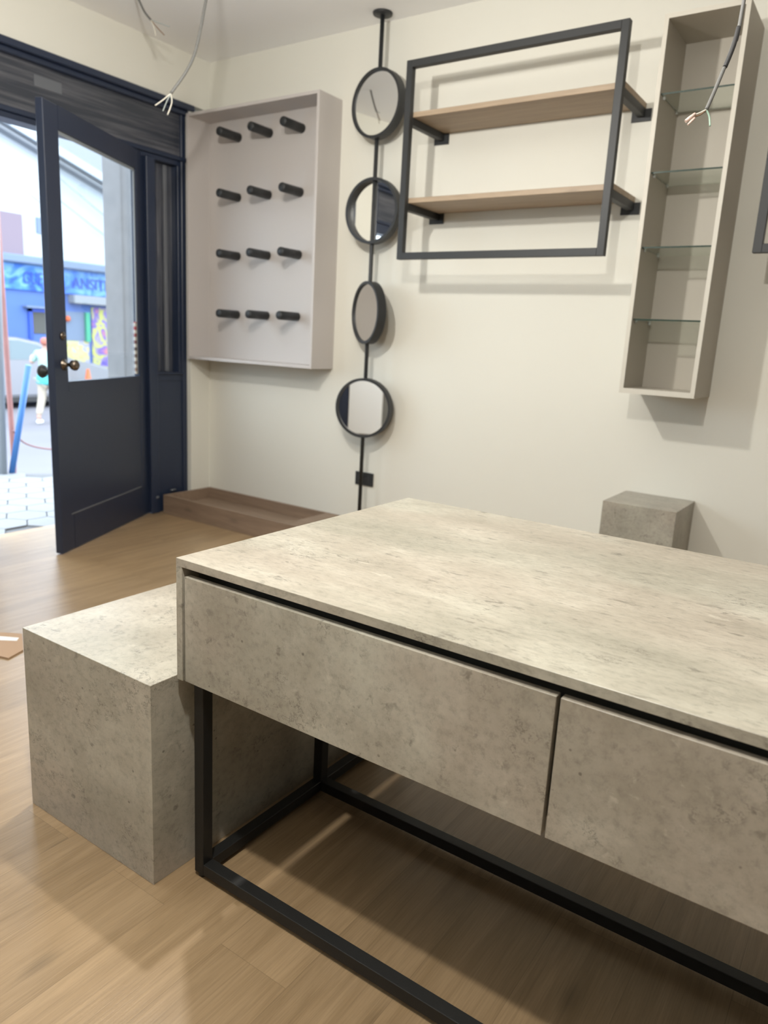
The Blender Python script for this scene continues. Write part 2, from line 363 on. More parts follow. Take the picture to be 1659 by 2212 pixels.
# ------------------------------------------------------------------ room shell
XW = -1.0          # inner face of the shopfront wall
struct('floor', B(-1.18, 4.7, -5.0, 0.0, -0.05, 0.0), M['floor'])
struct('ceiling', B(-1.2, 4.8, -5.1, 0.1, H, H+0.08), M['ceiling'])
struct('wall_back', B(-1.12, 4.8, 0.0, 0.1, -0.05, H), M['plaster'])
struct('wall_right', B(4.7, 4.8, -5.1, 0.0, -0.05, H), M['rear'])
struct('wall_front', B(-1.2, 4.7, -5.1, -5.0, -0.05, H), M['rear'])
bm = bmesh.new()
box(bm, -1.12, XW, -0.155, 0.0, -0.05, 2.345)            # strip beside the corner
box(bm, -1.20, XW, -5.0, 0.0, 2.370, H)                 # plaster band over the shopfront
box(bm, -1.12, XW, -2.15, -1.50, -0.05, 2.345)           # pier between door and display window
box(bm, -1.12, XW, -5.0, -4.55, -0.05, 2.345)
box(bm, -1.12, XW, -4.50, -2.20, -0.05, 1.05)            # sill wall under the display window, raised to cut daylight
struct('wall_left', bm, M['plaster'])
# fascia over the shopfront
tr = struct_root('trim_1', (-1.06, -2.3, 2.2))
obj('fascia_board', B(-1.14, -1.045, -4.55, -0.157, 2.08, 2.31), M['fascia'], tr)
bm = bmesh.new(); box(bm, -1.14, -0.985, -4.55, -0.125, 2.335, 2.368, .004); box(bm, -1.14, -1.012, -4.55, -0.135, 2.31, 2.335, .003)
obj('crown_moulding', bm, M['navy'], tr)
bm = bmesh.new(); box(bm, -1.14, -1.02, -4.55, -0.157, 2.062, 2.085, .003); box(bm, -1.14, -1.035, -4.55, -0.157, 2.035, 2.062, .003)
obj('lower_moulding', bm, M['navy'], tr)
obj('repair_patch', B(-1.045, -1.0425, -1.075, -0.93, 2.215, 2.265), M['groove'], tr)
# narrow side light beside the door
w1 = struct_root('window_1', (-1.08, -0.29, 0.0))
bm = bmesh.new()
box(bm, -1.13, -1.03, -0.190, -0.156, 0.0, 2.34, .003); box(bm, -1.13, -1.02, -0.446, -0.386, 0.0, 2.04, .003)
box(bm, -1.13, -1.035, -0.386, -0.19, 0.805, 0.85, .003); box(bm, -1.13, -1.04, -0.386, -0.19, 0.0, 0.805)
box(bm, -1.05, -1.022, -0.386, -0.19, 0.845, 0.858, .002); box(bm, -1.13, -1.035, -0.215, -0.19, 0.85, 2.035, .002)
obj('frame', bm, M['navy'], w1)
bm = bmesh.new(); box(bm, -1.10, -1.092, -0.386, -0.215, 0.85, 2.035)
obj('streaked_pane', bm, M['sidepane'], w1)
obj('pale_post', B(-1.088, -1.072, -0.285, -0.262, 0.86, 2.03, .002), M['groove'], w1)
bm = bmesh.new(); tube(bm, [(-1.018, -0.415, 0.10), (-1.018, -0.398, 0.10)], 0.008, 8); tube(bm, [(-1.022, -0.30, 0.13), (-1.022, -0.262, 0.13)], 0.006, 8)
obj('hinge_pin', bm, M['groove'], w1)
# jamb beyond the doorway, threshold
tj = struct_root('trim_2', (-1.06, -1.46, 0.0))
obj('door_jamb', B(-1.13, -1.02, -1.50, -1.432, 0.0, 2.04, .003), M['navy'], tj)
# display window further along (added as a daylight source, seen only in the mirrors)
w2 = struct_root('window_2', (-1.08, -3.3, 1.05))
bm = bmesh.new()
box(bm, -1.12, -1.03, -4.55, -4.48, 0.0, 2.34); box(bm, -1.12, -1.03, -2.22, -2.15, 0.0, 2.34); box(bm, -1.12, -1.03, -4.48, -2.22, 1.05, 1.12)
box(bm, -1.12, -1.03, -4.48, -2.22, 1.98, 2.04); box(bm, -1.11, -1.05, -3.38, -3.32, 1.12, 1.98)
obj('frame', bm, M['navy'], w2)
obj('pane', B(-1.085, -1.079, -4.48, -2.22, 1.12, 1.98), M['pane'], w2)

# ------------------------------------------------------------------ door leaf, opened into the room
d2 = struct_root('door_1', (-1.052, -0.435, 0.0))
dv = Vector((0.44352, -0.89626, 0)); nv = Vector((0.89626, 0.44352, 0))
DM = Matrix(((dv.x, nv.x, 0, -1.052), (dv.y, nv.y, 0, -0.435), (0, 0, 1, 0), (0, 0, 0, 1)))   # s along leaf, t out of the near face
TH = 0.036
bm = bmesh.new()
box(bm, 0.845, 0.962, -TH, 0, 0.006, 2.055, .003)      # lock stile
box(bm, 0.006, 0.100, -TH, 0, 0.006, 2.055, .003)       # hinge stile
box(bm, 0.100, 0.845, -TH, 0, 1.955, 2.055, .0)
box(bm, 0.100, 0.845, -TH, 0, 0.006, 0.186)
box(bm, 0.100, 0.845, -TH, 0, 0.790, 0.838)
box(bm, 0.100, 0.845, -TH+.006, -0.003, 0.186, 0.790)
obj('leaf', bm, M['navy'], d2, xf=DM)
obj('worn_bead', B(0.118, 0.868, -0.002, 0.002, 0.183, 0.189), M['groove'], d2, xf=DM)
obj('glass_pane', B(0.100, 0.845, -0.022, -0.017, 0.838, 1.955), M['pane'], d2, xf=DM)
bm = bmesh.new(); box(bm, 0.100, 0.112, -0.016, -0.010, 0.85, 1.955); box(bm, 0.1, 0.845, -0.016, -0.010, 1.940, 1.955)
obj('putty_line', bm, M['postgrey'], d2, xf=DM)
obj('striped_strip', B(0.112, 0.132, -0.016, -0.010, 0.85, 1.14), M['tape_stripe'], d2, xf=DM)
KM = DM@Matrix.Translation((0.882, 0, 0.92))@Matrix.Rotation(R(-90), 4, 'X')
obj('door_knob', lathe(bmesh.new(), [(0, 0), (0.027, 0), (0.027, .004), (0.011, .010), (0.009, .028), (0.014, .034), (0.0225, .042), (0.026, .053), (0.0245, .064), (0.016, .072), (0, .074)], 28, KM), M['brass'], d2)
KM2 = DM@Matrix.Translation((0.922, -TH, 0.885))@Matrix.Rotation(R(90), 4, 'X')
obj('outer_knob', lathe(bmesh.new(), [(0, 0), (0.026, 0), (0.026, .004), (0.010, .010), (0.010, .026), (0.026, .036), (0.033, .05), (0.026, .062), (0, .066)], 28, KM2), M['black'], d2)
KM3 = DM@Matrix.Translation((0.885, 0, 1.052))@Matrix.Rotation(R(-90), 4, 'X')
bm2 = bmesh.new(); lathe(bm2, [(0, 0), (0.019, 0), (0.019, .005), (0.013, .010), (0.004, .012), (0.004, .02), (0, .02)], 24, KM3)
obj('deadbolt', bm2, M['brass'], d2)

# white door and dark panel added behind the camera for the lowest mirror's reflection
dd = struct_root('door_2', (-0.35, -4.98, 0.0))
bm = bmesh.new(); box(bm, -0.50, -0.10, -5.00, -4.965, 0.02, 2.02, .003); obj('leaf', bm, M['ceiling'], dd)
obj('dark_side_panel', B(-0.98, -0.51, -5.00, -4.96, 0.0, 2.02, .003), M['navy'], dd)
tk = bmesh.new(); tube(tk, [(-.15, -4.965, 1.0), (-.15, -4.92, 1.0), (-0.25, -4.92, 1.0)], .009, 10); obj('door_handle', tk, M['black'], dd)

# ------------------------------------------------------------------ table with two drawers
TX, TY, TB, HT = 1.553, -2.4233, -1.611, 0.6885
TR = 3.063
t = thing('display_table', 'large grey concrete look table with two drawers on a black metal base', 'table', (2.3, -2.02, 0))
obj('tabletop', B(TX, TR, TY, TB, HT-.016, HT, .0006), M['top'], t)
obj('side_panel', B(TX, TX+.016, TY, TB, .4408, HT-.0161, .0005), M['front'], t)
obj('side_panel', B(TR-.016, TR, TY, TB, .4408, HT-.0161, .0005), M['front'], t)
obj('back_panel', B(TX+.0161, TR-.0161, TB-.016, TB, .4408, HT-.0161, .0005), M['front'], t)
obj('carcass', B(TX+.020, TR-.020, TY+.040, TB-.018, .449, HT-.0165), M['dark'], t)  # solid box, coloured dark to give the shade in the drawer gaps
for a, b_ in ((1.5766, 2.3137), (2.3197, 3.040)):
    dr = obj('drawer', B(a, b_, TY, TY+.016, .4427, .6556, .0006), M['front'], t)
LX, LY, LW, FZ = 1.582, -2.4063, .0257, .010
MY, BY, RX = -2.0246, -1.665, 3.008
for lx in (LX, RX):
    for ly in (LY, MY, BY):
        obj('leg', B(lx, lx+LW, ly, ly+LW, FZ, .449, .001), M['rail'], t)
for ly in (LY, MY, BY): obj('base_rail', B(LX+LW, RX, ly, ly+LW, FZ, FZ+LW, .001), M['rail'], t)
for lx in (LX, RX): obj('side_rail', B(lx, lx+LW, LY+LW, BY, FZ, FZ+LW, .001), M['rail'], t)
for lx in (LX, RX):
    for ly in (LY, BY): obj('foot', lathe(bmesh.new(), [(0, 0), (.010, 0), (.010, FZ), (0, FZ)], 16, Matrix.Translation((lx+LW/2, ly+LW/2, 0))), M['tape'], t)

# ------------------------------------------------------------------ low block beside the table
def seamed_box(x0, x1, y0, y1, h, th=.016):
    """a cube of boards: the top sheet lies between mitred sides, leaving hairline joints"""
    bm = bmesh.new(); box(bm, x0, x1, y0, y1, 0, h, .0008); return bm
tag(obj('concrete_block', seamed_box(1.1026, 1.5412, -2.4783, -1.655, .4419), M['block'], at=(1.32, -2.06, 0)),
    'low grey concrete look block standing on the floor left of the table', 'block')
tag(obj('plinth', seamed_box(1.6915, 1.9858, -.3166, -.002, .515), M['plinth'], at=(1.84, -.16, 0)),
    'small darker grey concrete look plinth against the wall behind the table', 'plinth')

# ------------------------------------------------------------------ wooden tray platform in the corner
t = thing('wooden_tray', 'long low brown wooden tray on the floor along the wall in the corner', 'tray', (-.5, -.2, 0))
TL, TRt, TF, TBk, THh = -.993, 0.09, -.3833, -.004, .118
obj('front_board', B(TL, TRt, TF, TF+.018, 0, THh, .001), M['tray'], t)
obj('back_board', B(TL, TRt, TBk-.018, TBk, 0, THh, .001), M['tray'], t)
obj('end_board', B(TL, TL+.018, TF+.0181, TBk-.0181, 0, THh, .001), M['tray'], t)
obj('end_board', B(TRt-.09, TRt, TF+.0181, TBk-.0181, 0, THh, .001), M['tray'], t)
obj('base_board', B(TL+.0181, TRt-.0901, TF+.0181, TBk-.0181, .035, .053, .001), M['tray'], t)

# ------------------------------------------------------------------ wall box with pegs
GX0, GX1, GY, GZ0, GZ1, P_ = -.992, -.0065, -.1873, .9422, 2.3146, .016
t = thing('peg_box', 'pale grey shallow wall box with twelve black pegs beside the door', 'display box', (-.5, 0, GZ0))
obj('side_panel', B(GX0, GX0+P_, GY, -.001, GZ0, GZ1, .0008), M['boxpaint'], t)
obj('side_panel', B(GX1-P_, GX1, GY, -.001, GZ0, GZ1, .0008), M['boxpaint'], t)
obj('top_panel', B(GX0+P_, GX1-P_, GY, -.001, GZ1-P_, GZ1, .0008), M['boxpaint'], t)
obj('bottom_panel', B(GX0+P_, GX1-P_, GY, -.001, GZ0, GZ0+P_, .0008), M['boxpaint'], t)
obj('back_panel', B(GX0+P_, GX1-P_, -.020, -.004, GZ0+P_, GZ1-P_), M['boxpaint'], t)
for z in (2.203, 1.881, 1.555, 1.220):
    for x in (-.738, -.497, -.262):
        mt = Matrix.Translation((x, -.019, z-.002))@Matrix.Rotation(R(90), 4, 'X')
        obj('peg', lathe(bmesh.new(), [(0, 0), (.024, 0), (.024, .150), (.022, .155), (0, .156)], 24, mt), M['black'], t)

# ------------------------------------------------------------------ pole of round mirrors
PX, PY = .293, -.0967
t = thing('mirror_pole', 'black floor to ceiling pole carrying four round black framed mirrors', 'mirror pole', (PX, PY, 0))
bm = bmesh.new(); tube(bm, [(PX, PY, .004), (PX, PY, H-.004)], .0105, 16); obj('pole', bm, M['black'], t)
obj('ceiling_flange', lathe(bmesh.new(), [(0, H-.012), (.012, H-.012), (.046, H-.010), (.048, H-.001), (0, H-.001)], 32, Matrix.Translation((PX, PY, 0))), M['black'], t)
obj('floor_flange', lathe(bmesh.new(), [(0, 0), (.048, 0), (.046, .009), (.012, .011), (0, .011)], 32, Matrix.Translation((PX, PY, 0))), M['black'], t)
for z, ph, off in ((2.234, -6.0, .016), (1.742, 1.6, -.004), (1.247, -28.3, .016), (.757, 14.3, .016)):
    # local z of the ring = mirror normal
    mt = Matrix.Translation((PX, PY, z))@Matrix.Rotation(R(ph), 4, 'Z')@Matrix.Rotation(R(90), 4, 'X')
    ring = obj('round_mirror', lathe(bmesh.new(), [(.143, -.022), (.157, -.022), (.157, .024), (.143, .024)], 72, mt, smooth=False, closed=True), M['black'], t)
    for p in ring.data.polygons: p.use_smooth = False
    obj('mirror_glass', lathe(bmesh.new(), [(0, off), (.1435, off), (.1435, off-.004), (0, off-.004)], 72, mt, smooth=False), M['mirror'], ring)
    obj('mirror_backing', lathe(bmesh.new(), [(0, off-.0045), (.143, off-.0045), (.143, off-.0085), (0, off-.0085)], 48, mt, smooth=False), M['black'], ring)

# ------------------------------------------------------------------ black frames with oak shelves
SX0, SX1, SY, SZ0, SZ1, FW = .5949, 1.575, -.3161, 1.4822, 2.3161, .030
def shelf_unit(dx, label):
    t = thing('shelf_frame', label, 'wall shelf', ((SX0+SX1)/2+dx, 0, SZ0), 'black framed shelves on the wall')
    bm = bmesh.new()
    box(bm, SX0+dx, SX0+FW+dx, SY, SY+FW, SZ0, SZ1, .001); box(bm, SX1-FW+dx, SX1+dx, SY, SY+FW, SZ0, SZ1, .001)
    box(bm, SX0+FW+dx, SX1-FW+dx, SY, SY+FW, SZ0, SZ0+FW, .001); box(bm, SX0+FW+dx, SX1-FW+dx, SY, SY+FW, SZ1-FW, SZ1, .001)
    obj('front_frame', bm, M['black'], t)
    for zt in (2.113, 1.753):
        obj('shelf_board', B(SX0+dx, SX1+dx, SY+FW+.001, -.002, zt-.022, zt, .0012), M['oak'], t)
        for xc in (SX0+FW/2+dx, SX1-FW/2+dx):
            obj('bracket_arm', B(xc-FW/2, xc+FW/2, SY+FW, -.006, zt-.022-.031, zt-.0225, .001), M['black'], t)
            obj('wall_plate', B(xc-.040, xc+.040, -.0065, -.0005, zt-.070, zt-.0225, .0005), M['black'], t)
    return t
shelf_unit(0.0, 'black metal wall frame holding two oak shelves, between mirrors and narrow cabinet')
shelf_unit(1.5152, 'black metal wall frame cut off by the right edge of the photo')

# ------------------------------------------------------------------ tall cabinet with glass shelves
CX0, CX1, CY, CZ0, CZ1, PT = 1.6908, 1.9803, -.2811, .9568, 2.3194, .016
t = thing('glass_shelf_cabinet', 'tall narrow taupe wall cabinet with four glass shelves', 'cabinet', ((CX0+CX1)/2, 0, CZ0))
obj('side_panel', B(CX0, CX0+PT, CY+.001, -.001, CZ0, CZ1), M['cab'], t)
obj('side_panel', B(CX1-PT, CX1, CY+.001, -.001, CZ0, CZ1), M['cab'], t)
obj('top_panel', B(CX0+PT, CX1-PT, CY+.001, -.001, CZ1-PT, CZ1), M['cab'], t)
obj('bottom_panel', B(CX0+PT, CX1-PT, CY+.001, -.001, CZ0, CZ0+.020), M['cab'], t)
obj('back_panel', B(CX0+PT, CX1-PT, -.014, -.003, CZ0+.020, CZ1-PT), M['cab'], t)
bm = bmesh.new(); box(bm, CX0, CX0+PT, CY, CY+.001, CZ0, CZ1); box(bm, CX1-PT, CX1, CY, CY+.001, CZ0, CZ1)
box(bm, CX0+PT, CX1-PT, CY, CY+.001, CZ1-PT, CZ1); box(bm, CX0+PT, CX1-PT, CY, CY+.001, CZ0, CZ0+.020)
obj('edge_band', bm, M['edge'], t)
for z in (2.057, 1.785, 1.515, 1.245):
    g = obj('glass_shelf', B(CX0+PT+.001, CX1-PT-.001, CY+.018, -.016, z-.003, z+.0028), M['shelfglass'], t)
    bm = bmesh.new(); box(bm, CX0+PT+.001, CX1-PT-.001, CY+.0165, CY+.0175, z-.003, z+.0028); box(bm, CX0+PT+.0003, CX0+PT+.0009, CY+.018, -.016, z-.003, z+.0028)
    obj('glass_edge', bm, M['glassedge'], g)
    for x in (CX0+PT+.005, CX1-PT-.005):
        for y in (CY+.045, -.045):
            obj('shelf_clip', lathe(bmesh.new(), [(0, z-.013), (.0045, z-.013), (.0055, z-.0035), (0, z-.0035)], 12, Matrix.Translation((x, y, 0))), M['clip'], t)

# ------------------------------------------------------------------ wall socket, cardboard
t = thing('wall_socket', 'small black wall socket plate low on the wall behind the mirror pole', 'socket', (.25, 0, .355))
obj('cover_plate', B(.190, .311, -.010, -.0005, .318, .392, .002), M['black'], t)
bm = bmesh.new(); box(bm, .212, .248, -.012, -.0101, .338, .372, .001); box(bm, .254, .290, -.012, -.0101, .338, .372, .001); obj('socket_insert', bm, M['tape'], t)
t = thing('cardboard_scrap', 'torn piece of brown cardboard lying on the floor behind the low block', 'cardboard', (.2, -2.03, 0))
bm = prism(bmesh.new(), [(.06, -2.02), (.157, -1.958), (.290, -2.030), (.317, -2.098), (.20, -2.13), (.08, -2.10)], 'z', .001, .006); obj('cardboard_sheet', bm, M['card'], t)
bm = prism(bmesh.new(), [(.10, -2.035), (.185, -1.985), (.205, -2.005), (.13, -2.06)], 'z', .0061, .0066); obj('sticker', bm, M['paper'], t)

# ------------------------------------------------------------------ cables hanging from the ceiling
def cable(name_label, sheath, wires, r):
    t = thing('hanging_cable', name_label, 'cable', sheath[0], 'electric cables hanging from the ceiling')
    bm = tube(bmesh.new(), smooth_path(sheath), r, 10); obj('sheath', bm, M['cable'], t)
    for pts, mat, rr in wires:
        obj('wire', tube(bmesh.new(), smooth_path(pts), rr, 8), M[mat], t)
    return t
a = (-0.0082, -1.1177, 2.0389)
cable('grey cable hanging lowest over the shopfront with three bare ended wires',
      [(0.052700000000000004, -0.9592, 2.6315), (0.0427, -0.9592, 2.4889), (0.0447, -0.9782, 2.4152), (0.0457, -1.0285, 2.2307), (0.0308, -1.0643, 2.1374), a],
      [([a, (-0.0299, -1.1398, 2.0116), (-0.0523, -1.1614, 1.988)], 'wwhite', .0026), ([a, (-0.0163, -1.1325, 2.0051), (-0.0223, -1.1468, 1.9678)], 'wgrey', .0022), ([a, (0.0013, -1.1214, 2.0026), (-0.0043, -1.1385, 1.9542)], 'wwhite', .0026)], .0056)
a = (-0.4912, -0.8239, 2.4875)
cable('short grey cable near the top left corner with three splayed wires',
      [(-0.5852, -0.8493, 2.6325), (-0.5522, -0.8411, 2.5735), (-0.5222, -0.8348, 2.5231), a],
      [([a, (-0.4555, -0.8033, 2.4751), (-0.4159, -0.7806, 2.461)], 'wgrey', .0022), ([a, (-0.4606, -0.8126, 2.4539), (-0.4286, -0.7998, 2.4225)], 'wbrown', .0022), ([a, (-0.4728, -0.821, 2.4531), (-0.4611, -0.8233, 2.4162)], 'wwhite', .0026)], .0052)
a = (2.287, -1.950, 1.499)
t = cable('grey cable ending in a pinkish terminal connector in front of the glass shelf cabinet',
      [(2.31, -1.83, H-.002), (2.312, -1.85, 2.2), (2.307, -1.888, 1.676), (2.305, -1.907, 1.609), (2.296, -1.929, 1.549), a],
      [([a, (2.279, -1.956, 1.4935), (2.2715, -1.963, 1.489)], 'wwhite', .0016), ([a, (2.281, -1.957, 1.491), (2.273, -1.964, 1.4865)], 'wbrown', .0011), ([a, (2.2925, -1.948, 1.489), (2.296, -1.949, 1.474)], 'wgreen', .0014)], .0030)
obj('tape_wrap', tube(bmesh.new(), smooth_path([(2.3075, -1.900, 1.632), (2.306, -1.912, 1.600), (2.300, -1.922, 1.568)]), .0037, 10), M['tape'], t)
bm = tube(bmesh.new(), [(2.2735, -1.962, 1.4915), (2.2665, -1.968, 1.484), (2.2625, -1.9715, 1.479)], .0030, 12, radii=[.0024, .0029, .0026])
obj('connector_cap', bm, M['pinkcap'], t)
bm = tube(bmesh.new(), [(2.274, -1.964, 1.4845), (2.270, -1.968, 1.479), (2.2665, -1.9715, 1.4735)], .0018, 12, radii=[.0022, .0020, .0014])
obj('connector_cap', bm, M['pinkcap'], t)

# ================================================================== outside
GZ = -.75
struct('street', B(-40, 3.0, -30, 40, GZ-.2, GZ), M['street'])
# paved forecourt in front of the door, hexagonal tiles
forecourt = [(-7.35, -6.0), (-1.181, -6.0), (-1.181, 1.76)]
struct('forecourt', prism(bmesh.new(), forecourt, 'z', GZ, -.026), M['grout'])
bm = bmesh.new(); hr = .125
def inside(x, y, m=.1): return x < -1.181-m and (y+.377) < (x+2.88)*.78/.62-m*1.5 and y > -3.2
j = 0; y = -3.2
while y < 1.7:
    x = -5.0+(hr*math.sqrt(3)/2 if j % 2 else 0)
    while x < -1.181:
        if inside(x, y, -.06):
            pl = [(x+(hr-.004)*math.cos(R(30+60*k)), y+(hr-.004)*math.sin(R(30+60*k))) for k in range(6)]
            if all(inside(px, py, -.0005) for px, py in pl): prism(bm, pl, 'z', -.027, -.015)
        x += hr*math.sqrt(3)
    y += hr*1.5; j += 1
struct('paving', bm, M['tile'])
# concrete column of the arcade
c_ = obj('column', B(-1.95, -1.75, -.074, .22, -.027, 3.2, .012, seg=2), M['column'], at=(-1.86, -.08, -.026)); tag(c_, 'rough grey column seen through the glass of the open door', 'column')
def rod(name, pts, r, mat, label, cat):
    tag(obj(name, tube(bmesh.new(), pts, r, 14), M[mat], at=pts[0]), label, cat)
rod('blue_pipe', [(-2.818, -.322, -.024), (-2.673, -.225, .80)], .022, 'pipeblue', 'blue plastic pipe leaning at the edge of the paving outside', 'pipe')
rod('rusty_pipe', [(-3.262, -.10, GZ), (-3.232, -.069, 0.0), (-3.245, -.078, 1.90), (-3.25, -.08, 3.3)], .020, 'pipered', 'thin rusty red pipe standing outside by the left edge', 'pipe')
rod('pale_post', [(-2.825, -.385, -.026), (-2.745, -.335, 3.1)], .030, 'postgrey', 'pale grey post outside at the left edge of the photo', 'post')
# red and white rope between the posts
rp = smooth_path([(-2.79, -.31, .31), (-2.81, -.20, .20), (-2.83, .02, .135), (-2.72, .30, .125), (-2.6, .7, .2)])
tag(obj('barrier_rope', tube(bmesh.new(), rp, .006, 8), M['pipered'], at=rp[0]), 'thin reddish rope sagging outside across the street view', 'rope')
# cone
t = thing('traffic_cone', 'orange traffic cone in the street seen through the door glass', 'cone', (-12.9, 7.18, GZ))
mt = Matrix.Translation((-12.9, 7.18, GZ))
obj('cone_body', lathe(bmesh.new(), [(.17, .03), (.03, 0.881), (0, 0.881)], 24, mt), M['orange'], t)
obj('white_band', lathe(bmesh.new(), [(.108, .46), (.080, .64), (.079, .64), (.107, .46)], 24, mt, closed=True), M['paper'], t)
obj('cone_base', B(-13.1, -12.7, 6.98, 7.38, GZ, GZ+.03, .01), M['orange'], t)

# building across the street: white upper wall, blue shop below
FX = -16.0
t = thing('blue_shop_building', 'white gabled building with a blue painted shopfront across the street', 'building', (FX-2, 9, GZ))
bm = prism(bmesh.new(), [(1, GZ), (16, GZ), (16, 2.55), (14.5, 3.3), (7.0, 5.62), (1, 7.5)], 'x', FX-6, FX)
obj('gable_wall', bm, M['outwhite'], t)
sl = (5.62-3.3)/(7.0-14.5)
def rake(y): return 5.62+sl*(y-7.0)
bm = bmesh.new(); prism(bm, [(1, rake(1)+.02), (15, rake(15)+.02), (15, rake(15)+.22), (1, rake(1)+.22)], 'x', FX-6, FX+.45); obj('roof_edge', bm, M['outwhite'], t)
bm = bmesh.new(); prism(bm, [(1, rake(1)-.10), (15, rake(15)-.10), (15, rake(15)-.02), (1, rake(1)-.02)], 'x', FX, FX+.3); obj('gutter', bm, M['roofgrey'], t)
bm = bmesh.new(); prism(bm, [(1, rake(1)+.35), (15, rake(15)+.35), (15, rake(15)+1.5), (1, rake(1)+1.5)], 'x', FX-6, FX-1.0); obj('roof_sheet', bm, M['roofgrey'], t)
obj('blue_wall', B(FX-.5, FX+.05, 1, 16, GZ, 1.9), M['blue'], t)
sg = obj('sign_band', B(FX, FX+.12, 1, 16, 1.90, 2.52), M['skyblue'], t)
obj('cornice', B(FX, FX+.35, 1, 16, 2.52, 2.72, .03), M['slate'], t)
def text_mesh(txt, y0, y1, z0, z1, x, mat, parent):
    cu = bpy.data.curves.new('sign_letters', 'FONT'); cu.body = txt; cu.extrude = .01; cu.align_x = 'LEFT'
    tmp = bpy.data.objects.new('tmp', cu); COL.objects.link(tmp)
    dg = bpy.context.evaluated_depsgraph_get(); me = bpy.data.meshes.new_from_object(tmp.evaluated_get(dg)); bpy.data.objects.remove(tmp)
    xs = [v.co.x for v in me.vertices]; ys = [v.co.y for v in me.vertices]; ax, bx, ay, by = min(xs), max(xs), min(ys), max(ys)
    b2 = bmesh.new(); b2.from_mesh(me)
    for v in b2.verts: v.co = Vector((x+v.co.z, y0+(v.co.x-ax)/(bx-ax)*(y1-y0), z0+(v.co.y-ay)/(by-ay)*(z1-z0)))
    obj('sign_letters', b2, M[mat], parent)
text_mesh('GUE', 7.47, 7.98, 2.06, 2.35, FX+.135, 'letter', sg)
text_mesh('ANSITE', 8.82, 9.95, 2.06, 2.34, FX+.135, 'letter', sg)
bm = bmesh.new()
for (ya, yb, za, zb) in ((7.66, 8.05, .84, 1.38),): box(bm, FX+.05, FX+.07, ya, yb, za, zb)
wn = obj('window', bm, M['dark'], t)
bm = bmesh.new(); box(bm, FX+.05, FX+.10, 7.58, 7.68, .70, 1.46); box(bm, FX+.05, FX+.10, 7.58, 8.3, 1.38, 1.46); obj('window_frame', bm, M['royal'], wn)
obj('canopy', B(FX, FX+.25, 7.45, 8.5, 1.47, 1.52), M['slate'], t)
obj('shutter_box', B(FX+.05, FX+.35, 8.72, 12, 1.66, 1.88, .02), M['roofgrey'], t)
obj('doorway', B(FX+.05, FX+.07, 8.60, 9.20, .70, 1.45), M['slate'], t)
obj('green_post', B(FX+.05, FX+.15, 9.18, 9.30, .68, 1.45), M['green'], t)
obj('yellow_mural', B(FX+.05, FX+.08, 8.55, 9.29, GZ, .69), M['mural2'], t)
obj('purple_mural', B(FX+.05, FX+.08, 9.40, 11.5, GZ, 1.60), M['mural1'], t)
obj('red_lamp', lathe(bmesh.new(), [(0, 1.17), (.06, 1.2), (.075, 1.26), (.05, 1.32), (0, 1.34)], 16, Matrix.Translation((FX+.15, 8.63, 0))), M['orange'], t)
obj('small_window', B(FX, FX+.04, 7.95, 8.12, 3.32, 3.70), M['slate'], t)
obj('boarded_opening', B(FX, FX+.06, 6.2, 7.56, 2.74, 3.70), M['maroon'], t)
bm = bmesh.new()
for (ya, za, yb, zb) in ((7.1, 4.55, 8.2, 3.9), (8.2, 4.9, 10.4, 3.7), (8.3, 4.3, 10.4, 3.2)): tube(bm, [(FX+.2, ya, za), (FX+.2, yb, zb)], .018, 6)
obj('facade_cable', bm, M['postgrey'], t)

# parked silver car
CXc = -13.2
t = thing('parked_car', 'silver car parked in the street behind the walking person', 'car', (CXc-.8, 5.9, GZ))
prof = [(3.75, .30), (3.72, .62), (3.80, .92), (4.1, 1.02), (4.55, 1.42), (4.95, 1.52), (5.7, 1.53), (6.2, 1.44), (6.95, 1.05), (7.6, .99), (8.05, .86), (8.15, .60), (8.12, .32), (7.75, .25), (7.62, .50), (7.35, .62), (7.05, .50), (6.92, .25), (5.0, .25), (4.9, .5), (4.6, .62), (4.35, .5), (4.22, .25)]
bm = prism(bmesh.new(), [(a, z+GZ) for a, z in prof], 'x', CXc-1.65, CXc)
bmesh.ops.bevel(bm, geom=[e for e in bm.edges if len(e.link_faces) == 2 and (abs(e.verts[0].co.x-e.verts[1].co.x) < .01)], offset=.05, segments=3, affect='EDGES')
obj('body', bm, M['carpaint'], t)
for pl in ([(4.72, 1.40), (5.0, 1.46), (5.45, 1.47), (5.45, 1.06), (4.30, 1.06)], [(5.52, 1.47), (5.72, 1.47), (6.16, 1.38), (6.78, 1.06), (5.52, 1.06)]):
    obj('side_window', prism(bmesh.new(), [(a, z+GZ) for a, z in pl], 'x', CXc-.01, CXc+.006), M['carglass'], t)
for yy in (4.62, 7.33):
    for xx in (CXc-.22, CXc-1.63):
        mt = Matrix.Translation((xx, yy, GZ+.31))@Matrix.Rotation(R(90), 4, 'Y')
        wl = obj('wheel', lathe(bmesh.new(), [(.19, 0), (.30, 0), (.31, .02), (.31, .19), (.30, .21), (.19, .21)], 32, mt, closed=True), M['tyre'], t)
        obj('wheel_disc', lathe(bmesh.new(), [(0, .02), (.19, .03), (.19, .18), (.06, .20), (0, .20)], 24, mt), M['roofgrey'], wl)
obj('door_handle', B(CXc, CXc+.02, 5.25, 5.40, GZ+.90, GZ+.93, .005), M['roofgrey'], t)
obj('sill', B(CXc-1.6, CXc-.02, 5.05, 6.88, GZ+.14, GZ+.25), M['tyre'], t)

